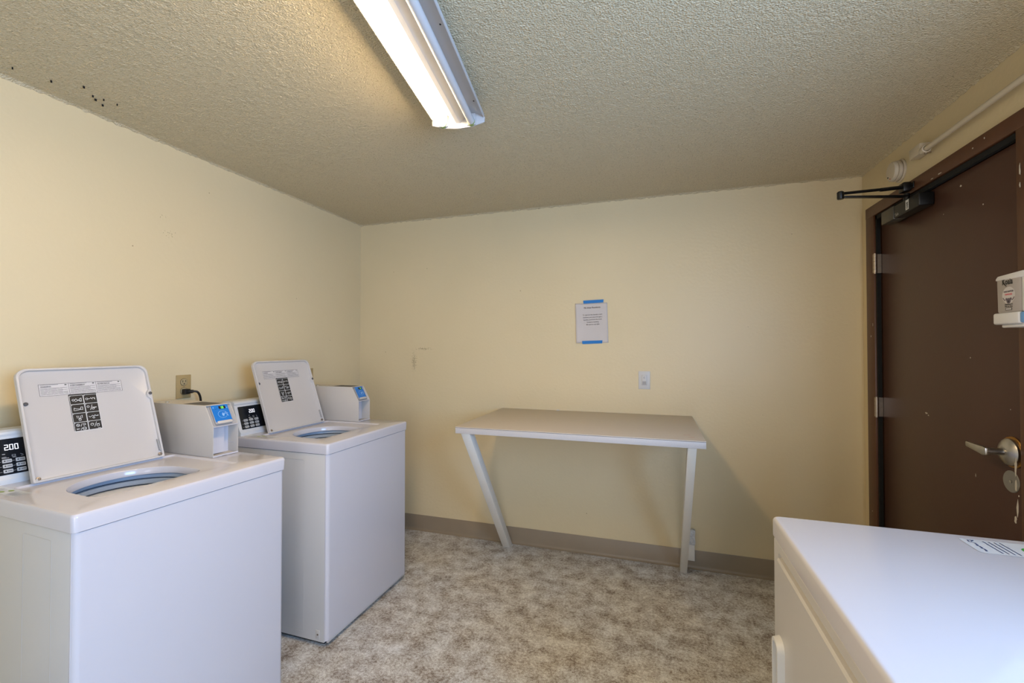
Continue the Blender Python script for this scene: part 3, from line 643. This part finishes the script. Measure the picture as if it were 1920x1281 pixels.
    def inset(g, notch):
        o = []; cx, cy = w_/2, h_/2
        for (u, v) in outer:
            uu = cx+(u-cx)*(1-2*g/w_); vv = cy+(v-cy)*(1-2*g/h_)
            if notch and u > w_*.9: uu -= .011*math.exp(-((v-.268)/.014)**4)
            o.append((uu, vv))
        return o
    bm = bmesh.new(); P = lambda pts, h: [bm.verts.new(LT @ Vector((u, v, h))) for u, v in pts]
    B0 = P(inset(.004, 0), -.020); B1 = P(outer, -.016); F0 = P(outer, -.0015); F1 = P(inset(.0012, 0), 0); F2 = P(inset(.0055, 1), 0); F3 = P(inset(.007, 1), -.001)
    F4 = P(inset(.0085, 1), -.009); F5 = P(inset(.012, 1), -.0105)
    bm.faces.new(B0)
    for a, b in ((B0, B1), (B1, F0), (F0, F1), (F1, F2), (F2, F3), (F3, F4), (F4, F5)): loopface(bm, a, b)
    bm.faces.new(F5); bmesh.ops.recalc_face_normals(bm, faces=bm.faces)
    lid = finish(bm, 'lid', M['lid_in'], t, ang=30)
    n_ = -.0104
    for (u, v, hh) in ((.016, .268, n_), (w_-.007, .268, -.001)):
        lathe('bumper', [(0, 0), (.0062, 0), (.0062, .003), (.004, .0045), (0, .005)], LT @ Vector((u, v, hh)), LT.to_3x3() @ Vector((0, 0, 1)), M['rubber'], lid, n=18)
    for (u, v) in ((.014, .012), (w_-.014, .014)):
        lathe('hinge_screw', [(.0035, 0), (.0065, 0), (.006, .0025), (.0035, .003), (.0035, .0005), (0, .0005)], LT @ Vector((u, v, -.004)), LT.to_3x3() @ Vector((0, 0, 1)), M['hinge'], lid, n=14)
    prism('hinge_arm', [(w_-.013, .030), (w_-.008, .028), (w_-.011, .075), (w_-.0145, .075)], LT, -.010, -.002, M['reader_grey'], lid)
    # warning label in three languages
    flat('warning_label', [rect(.045, .286, .286, .328)], LL, n_+.0003, M['paper_warn'], lid)
    polys = []
    for k in range(3):
        a = .045+k*.0803; b = a+.0803
        polys += stroke([(a, .286), (b, .286), (b, .328), (a, .328), (a, .286)], .0009)
        polys += stroke([(a+.004, .3255), (b-.028, .3255)], .0011)
        polys += [circle(b-.008, .3235, .0035, 12, .0018)]
        for r in range(7):
            v = .3135-r*.0038; u = a+.003; end = b-.004 if r not in (1, 3) else b-.018
            while u < end:
                l = random.uniform(.006, .02) if r > 1 else random.uniform(.02, .04); l = min(l, end-u); polys += stroke([(u, v), (u+l, v)], .0009+.0002*random.random()); u += l+.0015
    flat('fine_print', polys, LL, n_+.0006, M['black'], lid)
    for k, s in enumerate(('WARNING', 'AVERTISSEMENT', 'ADVERTENCIA')):
        text('warning_heading', s, .0062, .049+k*.0803, .3172, LL, n_+.0007, M['black'], lid, align='LEFT', bold=.0002, sx=.95)
    # pictogram label: eight black tiles
    flat('pictogram_label', [rrect(.119, .149, .201, .285, .003, 3)], LL, n_+.0003, M['black'], lid)
    polys = []; tiles = []
    cw, ch = .0385, .0325
    for r in range(4):
        for c in range(2):
            a = .1215+c*.0405; b = .281-(r+1)*.0335; tiles.append((a, b))
            polys += stroke(rrect(a-.0005, b-.0005, a+cw, b+ch, .002, 2)+[(a+cw-.002, b-.0005)], .0011)
            polys += stroke([(a+.001, b+ch-.004), (a+.004, b+ch-.001)], .0008)
    def ic(k, strokes, wd=.0013):
        a, b = tiles[k]
        for s in strokes: polys.extend(stroke([(a+x*cw, b+y*ch) for x, y in s], wd))
    circ = lambda x, y, r, n=9: [(x+r*math.cos(2*math.pi*i/n), y+r*1.15*math.sin(2*math.pi*i/n)) for i in range(n+1)]
    ic(0, [circ(.24, .48, .09), [(.3, .4), (.45, .62), (.55, .45), (.8, .3)], [(.35, .3), (.5, .36), (.66, .5)], [(.72, .3), (.72, .6), (.84, .66), (.84, .3), (.72, .3)]])
    ic(1, [circ(.2, .5, .09), [(.29, .5), (.45, .5), (.52, .6), (.62, .42)], [(.6, .5), (.7, .62), (.82, .42)], [(.82, .38), (.82, .62)]])
    ic(2, [[(.16, .32), (.2, .6), (.34, .5), (.6, .46), (.7, .36), (.82, .36)], [(.66, .36), (.7, .66), (.84, .66), (.82, .34)], [(.2, .3), (.5, .34), (.68, .42)]])
    ic(3, [circ(.2, .62, .09), [(.34, .22), (.52, .8)], circ(.56, .36, .09), [(.5, .55), (.62, .5), (.84, .52)], [(.6, .46), (.82, .46)]])
    ic(4, [[(.3, .7), (.3, .45)], [(.42, .7), (.42, .4)], [(.56, .7), (.56, .45)], [(.68, .7), (.68, .45)], [(.26, .7), (.34, .7)], [(.64, .72), (.72, .72)], circ(.48, .26, .09), [(.4, .4), (.6, .42)]])
    ic(5, [[(.12, .55), (.2, .42), (.32, .5), (.4, .6), (.5, .5)], circ(.48, .34, .08), [(.5, .5), (.6, .62), (.72, .5), (.86, .6)], [(.6, .55), (.86, .5)]])
    ic(6, [circ(.26, .68, .12), [(.18, .76), (.34, .6)], [(.46, .52), (.58, .84)], [(.68, .58), (.68, .82), (.82, .8), (.82, .66), (.7, .62)], [(.12, .3), (.36, .26), (.12, .22)], [(.42, .12), (.52, .36)], circ(.7, .26, .14), [(.56, .26), (.84, .26)]])
    ic(7, [circ(.26, .6, .11), [(.2, .72), (.4, .66)], [(.42, .3), (.62, .84)], circ(.7, .44, .11), [(.6, .58), (.84, .6)], [(.66, .12), (.86, .12)]])
    flat('pictogram', polys, LL, n_+.0006, M['white_print'], lid)
    # console
    bm = bmesh.new(); ypoly = [(-.536, .9352), (-.536, .950), (-.545, .962), (-.583, 1.084), (-.580, 1.092), (-.583, 1.099), (-.595, 1.105), (-.655, 1.105), (-.668, 1.098), (-.668, .9352)]
    prism_into(bm, ypoly, frame((0, .490, 0), (1, 0, 0), (0, 0, 1)), 0, .485)
    con = finish(bm, 'console', M['plastic_white'], t, ang=24)
    a_ = Vector((-.545, 0, .962)); b_ = Vector((-.583, 0, 1.084)); CT = frame(a_, (0, 1, 0), (b_-a_)); cl_ = (b_-a_).length
    prism('control_panel', rrect(.022, .002, .470, cl_-.008, .003, 2), CT, -.001, .0012, M['black_panel'], con)
    flat('price_digits', seven('2.00', .0815, .083, .0165, .0072, .0048, .0020), CT, .0018, M['led_white'], con, label='lit price digits')
    flat('status_marks', stroke([(.074, .070), (.080, .070)], .0018)+stroke([(.072, .060), (.082, .060)], .0014)+stroke([(.072, .0565), (.088, .0565)], .0014)+stroke([(.096, .065), (.104, .065), (.104, .060), (.096, .060), (.096, .065)], .0008)+stroke([(.097, .0565), (.105, .0565)], .0012)+stroke([(.116, .065), (.122, .062)], .0009)+stroke([(.117, .0585), (.123, .0585)], .0011), CT, .0016, M['button'], con)
    for r in range(3):
        for c in range(3):
            u = .040+c*.0315; v = .041-r*.0165
            k = prism('button', rrect(u, v, u+.0225, v+.0115, .002, 2), CT, .0008, .0026, M['button'], con)
            flat('button_legend', stroke([(u+.010, v+.006), (u+.020, v+.006)], .0016)+[circle(u+.0055, v+.006, .0022, 8)], CT, .0030, M['black'], k)
        v = .046-r*.0165
        for ua, ub in ((.030, .038), (.064, .069), (.0955, .1005)): flat('button_line', stroke([(ua, v), (ub, v)], .0008), CT, .0016, M['button'], con)
    # instruction sticker on the top panel
    ST = frame((0, 0, .9354), (0, 1, 0), (-1, 0, 0))
    flat('instruction_sticker', [rrect(.018, .345, .058, .525, .003, 2)], ST, .0002, M['sticker'], t)
    polys = []
    for k in range(11): polys += stroke([(.021+.002*(k % 2), .352+k*.0052), (.052-.006*(k % 3), .352+k*.0052)], .0011)
    flat('sticker_text', polys, ST, .0004, M['navy_print'], t); polys = []
    for k in range(5): polys += stroke([(.022, .465+k*.008), (.050-.005*(k % 2), .465+k*.008)], .0016)
    flat('sticker_text', polys, ST, .0004, M['navy_print'], t)
    flat('sticker_spot', [circle(.046, .432, .006, 16, .011), circle(.030, .446, .006, 16, .011)], ST, .0005, M['yellowgreen'], t)
    return t
washer((-1.465, .77, 0), math.radians(-3.1), 'nearest white top load washer with its lid open, left foreground', (-.245, -.10, .10, .853))
washer((-1.430, 1.69, 0), math.radians(-.6), 'farther white top load washer with its lid open, beside the room corner', (-.60, -.132, .052, .853))

# ------------------------------------------------------------------ card reader boxes standing on the washers
def reader(loc, rz, label, digits):
    t = empty('card_reader', label, 'card reader', loc, rz, 'card payment boxes on the washers')
    # local: x 0 = front lip, -x towards the wall, y 0..w, z 0 = bottom
    w_ = .108; th = .0022
    side = [(-.405, 0), (0, 0), (0, .123), (-.048, .206), (-.405, .206)]
    T1 = frame((0, 0, 0), (1, 0, 0), (0, 0, 1))   # normal -y
    for (h0, nm) in ((0, 'side_panel'), (-w_, 'side_panel')):
        prism(nm, side, T1, h0-(th if h0 == 0 else 0), h0+(th if h0 else 0), M['box_paint'], t, bev=.0006)
    bm = bmesh.new()
    box_into(bm, -.405, -.0485, th, w_-th, .2035, .2060); box_into(bm, -.405, -.001, th, w_-th, 0, .002); box_into(bm, -.405, -.4028, th, w_-th, 0, .206)
    finish(bm, 'casing', M['box_paint'], t, smooth=False)
    bm = bmesh.new()    # front lip frame and shelf
    box_into(bm, -.001, .001, 0, w_, 0, .006); box_into(bm, -.014, .001, th, w_-th, .1205, .1235)
    finish(bm, 'front_lip', M['enamel'], t, smooth=False)
    bm = bmesh.new(); box_into(bm, -.042, -.040, th, w_*.70, .006, .121); box_into(bm, -.060, -.058, th, w_-th, .002, .121)
    box_into(bm, -.058, -.02, w_-th-.001, w_-th, .040, .0415)
    finish(bm, 'inner_door', M['enamel'], t, smooth=False)
    flat('scratch_marks', stroke([(.008, -.012), (.020, -.012)], .004)+stroke([(.035, -.008), (.050, -.010)], .004), frame((0, 0, .0021), (0, 1, 0), (-1, 0, 0)), .0002, M['rubber'], t)
    # sloping reader
    a = Vector((-.014, 0, .1235)); b = Vector((-.058, 0, .2035)); RT = frame(a, (0, 1, 0), (b-a)); L_ = (b-a).length
    prism('reader_recess', rect(th, 0, w_-th, L_), RT, -.003, -.0005, M['reader_grey'], t)
    rd = prism('reader_module', rrect(.020, .003, .094, L_-.004, .006, 4), RT, -.001, .007, M['reader_grey'], t, bev=.001)
    prism('reader_face', rrect(.0215, .012, .0925, L_-.005, .003, 3), RT, .0068, .0078, M['blue'], rd)
    prism('card_slot', rrect(.026, .004, .090, .016, .005, 4), RT, .0065, .0105, M['box_paint'], rd, bev=.001)
    flat('display', [rect(.052, .068, .081, .081)], RT, .0080, M['black'], rd)
    flat('display_digits', seven(digits, .0815-.0095*len(digits)-.004, .0700, .0085, .0045, .0035, .0016), RT, .0083, M['led_green'], rd)
    arcs = []
    for r in (.004, .007, .010): arcs += stroke([(.055+r*math.cos(math.radians(q)), .043+r*math.sin(math.radians(q))) for q in range(-50, 51, 20)], .0014)
    arcs += stroke([(.062, .038), (.070, .048), (.080, .040), (.082, .034)], .0012)+stroke([(.070, .048), (.074, .052), (.084, .046)], .001)
    arcs += stroke(circle(.060, .044, .019, 26, .0155)+[(.079, .044)], .0007)
    arcs += stroke([(.027, .078), (.032, .078)], .0012)+stroke([(.027, .074), (.031, .074)], .0012)+stroke([(.084, .072), (.089, .072)], .0016)
    flat('contactless_symbol', arcs, RT, .0081, M['cyan_print'], rd)
    flat('indicator_dots', [circle(.037, .069, .0016, 10), circle(.043, .070, .0016, 10)], RT, .0081, M['navy_print'], rd)
    lathe('lock', [(0, 0), (.009, 0), (.009, .002), (.004, .003), (0, .003)], (-.33, .03, .206), (0, 0, 1), M['nickel'], t, n=16)
    flat('top_label', [rect(-.20, .012, -.07, .092)], frame((0, 0, .2061), (1, 0, 0), (0, 1, 0)), .0002, M['rubber'], t)
    return t
def wl(loc, rz, p):
    c, s = math.cos(rz), math.sin(rz); return (loc[0]+c*p[0]-s*p[1], loc[1]+s*p[0]+c*p[1], p[2])
reader(wl((-1.465, .77), math.radians(-3.1), (-.250, .550, .9360)), math.radians(-3.1), 'beige card payment box with blue reader on the nearer washer', '13')
reader(wl((-1.430, 1.69), math.radians(-.6), (-.252, .550, .9360)), math.radians(-.6), 'beige card payment box with blue reader on the farther washer', '4')

# ------------------------------------------------------------------ dryer in the right foreground (front faces -x)
dr = empty('dryer', 'white front load dryer seen from above in the right foreground', 'dryer', (.300, .64, 0))
DW, DD = .688, .69
box('cabinet', .010, DD, .003, DW-.003, .022, .886, M['enamel_side'], dr, bev=.003)
for (fx, fy) in ((.06, .06), (.06, DW-.06), (.63, .06), (.63, DW-.06)):
    lathe('levelling_foot', [(0, 0), (.02, 0), (.021, .004), (.012, .010), (.006, .012), (.006, .03), (0, .03)], (fx, fy, 0), (0, 0, 1), M['rubber'], dr, n=14)
bm = bmesh.new(); R = lambda g, r: rrect(-.004+g, -.004+g, DD-g, DW+.004-g, r, 6)
Ls = [loop(bm, R(.010, .012), .8885), loop(bm, R(0, .016), .8895), loop(bm, R(0, .016), .926), loop(bm, R(.0009, .0155), .9300), loop(bm, R(.003, .014), .9333), loop(bm, R(.006, .012), .9348), loop(bm, R(.009, .010), .9352)]
for a, b in zip(Ls, Ls[1:]): loopface(bm, a, b)
bm.faces.new(Ls[-1]); bm.faces.new(Ls[0]); bmesh.ops.recalc_face_normals(bm, faces=bm.faces); finish(bm, 'top_panel', M['enamel'], dr, ang=34)
FT = frame((0, 0, 0), (0, -1, 0), (0, 0, 1))    # normal -x, u = -y
bm = bmesh.new()
def FP(pts, h): return [bm.verts.new(FT @ Vector((u, v, h))) for u, v in pts]
A0 = FP(rrect(-DW, .03, 0, .8855, .006, 4), -.012); A1 = FP(rrect(-DW, .03, 0, .8855, .006, 4), -.004); A2 = FP(rrect(-DW+.004, .034, -.004, .8815, .006, 4), 0)
B0_ = FP(rrect(-DW+.045, .20, -.045, .860, .010, 4), 0); B1_ = FP(rrect(-DW+.049, .204, -.049, .856, .008, 4), -.006)
loopface(bm, A0, A1); loopface(bm, A1, A2); loopface(bm, A2, B0_); loopface(bm, B0_, B1_); bm.faces.new(B1_)
bmesh.ops.recalc_face_normals(bm, faces=bm.faces); finish(bm, 'front_panel', M['enamel_side'], dr, ang=20)
bm = bmesh.new()
D0 = FP(rrect(-DW+.052, .208, -.052, .851, .008, 4), -.007); D1 = FP(rrect(-DW+.052, .208, -.052, .851, .008, 4), .003); D2 = FP(rrect(-DW+.057, .213, -.057, .846, .006, 4), .007)
loopface(bm, D0, D1); loopface(bm, D1, D2); bm.faces.new(D2); bmesh.ops.recalc_face_normals(bm, faces=bm.faces)
dd = finish(bm, 'door', M['enamel_side'], dr, ang=24)
bm = bmesh.new(); hu0, hu1 = -DW+.065, -DW+.125
H0 = FP(rrect(hu0, .50, hu1, .672, .022, 5), .0068); H1 = FP(rrect(hu0+.004, .504, hu1-.004, .668, .020, 5), .022); H2 = FP(rrect(hu0+.012, .512, hu1-.012, .660, .014, 5), .022); H3 = FP(rrect(hu0+.016, .516, hu1-.016, .656, .010, 5), .008)
for a, b in ((H0, H1), (H1, H2), (H2, H3)): loopface(bm, a, b)
bm.faces.new(H3); bmesh.ops.recalc_face_normals(bm, faces=bm.faces); finish(bm, 'door_handle', M['plastic_white'], dd, ang=30)
box('dark_joint', .002, .012, .006, DW-.006, .880, .890, M['dark'], dr)
bm = bmesh.new(); prism_into(bm, [(.60, .9356), (.60, .95), (.612, .965), (.640, 1.09), (.650, 1.10), (.69, 1.10), (.69, .9356)], frame((0, DW-.01, 0), (1, 0, 0), (0, 0, 1)), 0, DW-.02)
finish(bm, 'console', M['plastic_white'], dr, ang=24)
# printed label near the rear corner; u away from the lens is +y
LTp = frame((.372, DW-.103, .9353), (0, 1, 0), (-1, 0, 0))   # normal +z ; v = -x
flat('instruction_label', [rrect(0, -.20, .078, 0, .008, 4)], LTp, .0003, M['sticker'], dr)
flat('label_border', stroke(rrect(0, -.20, .078, 0, .008, 4)+[(.078, -.008)], .0007), LTp, .0005, M['button'], dr)
polys = []
polys += stroke([(.064, -.018), (.072, -.026), (.070, -.014), (.060, -.012), (.056, -.022)], .0024)
for k, (a, b) in enumerate(((.010, .050),)):
    for q in range(6): polys += stroke([(.012+q*.007, -.016-.0025*(q % 2)), (.017+q*.007, -.019)], .0035)
for k in range(4):
    v = -.042-k*.010
    u = .008
    while u < .068: l = random.uniform(.006, .014); polys += stroke([(u, v), (min(u+l, .070), v)], .0026); u += l+.002
polys += stroke([(.010, -.140), (.066, -.140)], .003)+stroke([(.012, -.152), (.060, -.152)], .002)+stroke([(.012, -.160), (.060, -.160)], .002)
flat('label_text', polys, LTp, .0006, M['navy_print'], dr)
flat('label_spot', [circle(.034, -.105, .019, 24, .013)], LTp, .0006, M['green_print'], dr)

# ------------------------------------------------------------------ fluorescent ceiling fixture
FX = empty('ceiling_light', 'two tube fluorescent ceiling fixture with only the left tube lit', 'ceiling light', (-.743, 1.618, 2.357), math.atan2(.153, .988))
LEN = 1.22
tl_ = bpy.data.lights.new('tube_light', 'AREA'); tl_.shape = 'RECTANGLE'; tl_.size = .03; tl_.size_y = 1.15; tl_.energy = 12; tl_.color = (1.0, .70, .38)
tlo = bpy.data.objects.new('tube_light', tl_); COL.objects.link(tlo); tlo.parent = FX; tlo.location = (-.060, -LEN/2, -.0975)
# section in x,z ; runs along -y from 0
sec = [(-.107, -.050), (-.1065, -.062), (-.104, -.0625), (-.102, -.053), (-.080, -.046), (-.048, -.044), (-.036, -.050), (-.008, -.078), (.008, -.078), (.036, -.050), (.048, -.044), (.080, -.046),
       (.102, -.053), (.104, -.0625), (.1065, -.062), (.107, -.050), (.080, -.040), (.062, -.036), (.060, -.004), (-.060, -.004), (-.062, -.036), (-.080, -.040)]
prism('reflector', sec, frame((0, -.004, 0), (1, 0, 0), (0, 0, 1)), 0, LEN-.008, M['fixture'], FX, ang=25)
for yy, nm in ((0, 'end_cap'), (-LEN, 'end_cap')):
    T = frame((0, yy, 0), (1, 0, 0), (0, 0, 1))
    prism(nm, [(-.109, -.060), (-.108, -.080), (-.06, -.094), (0, -.099), (.06, -.094), (.108, -.080), (.109, -.060), (.09, -.044), (.066, -.036), (.062, -.001), (-.062, -.001), (-.066, -.036), (-.09, -.044)], T, -.002, .003, M['fixture'], FX, bev=.0008)
for (xx, m, lab) in ((-.060, 'tube_on', 'lit tube'), (.056, 'tube_off', 'unlit tube')):
    tb_ = cyl('fluorescent_tube', (xx, -.016, -.080), (xx, -LEN+.016, -.080), .0150, M[m], FX, n=20, label=lab)
    for y0, y1 in ((-.004, -.020), (-LEN+.004, -LEN+.020)):
        cyl('tube_cap', (xx, y0, -.080), (xx, y1, -.080), .0155, M['pale_green'], tb_, n=20)
        s = 1 if y0 > -.5 else -1
        box('lamp_holder', xx-.018, xx+.018, min(y0, y0-.010*s)+.0005, max(y0, y0-.010*s)-.0005, -.092, -.046, M['fixture'], FX, bev=.002)
for (xx, yy) in ((.088, -.10), (.088, -.5), (.088, -.9)): cyl('rivet', (xx, yy, -.0465), (xx, yy, -.0495), .003, M['dark'], FX, n=10)

# ------------------------------------------------------------------ window and doorway behind the camera (daylight comes in here)
bm = bmesh.new(); c = .05
for (y0, y1, z0, z1) in ((WY0-c, WY0+.02, WZ0-c, WZ1+c), (WY1-.02, WY1+c, WZ0-c, WZ1+c), (WY0+.02, WY1-.02, WZ0-c, WZ0+.02), (WY0+.02, WY1-.02, WZ1-.02, WZ1+c)):
    box_into(bm, XR-.015, XR+.06, y0, y1, z0, z1, bev=.002)
structure(finish(bm, 'window_1', M['window_paint']))
bm = bmesh.new()
for (x0, x1, z0, z1) in ((-.06, .02, 0, 2.11), (.98, 1.06, 0, 2.11), (.02, .98, 2.03, 2.11)): box_into(bm, x0, x1, YF-.06, YF+.015, z0, z1, bev=.002)
structure(finish(bm, 'trim_2', M['frame']))
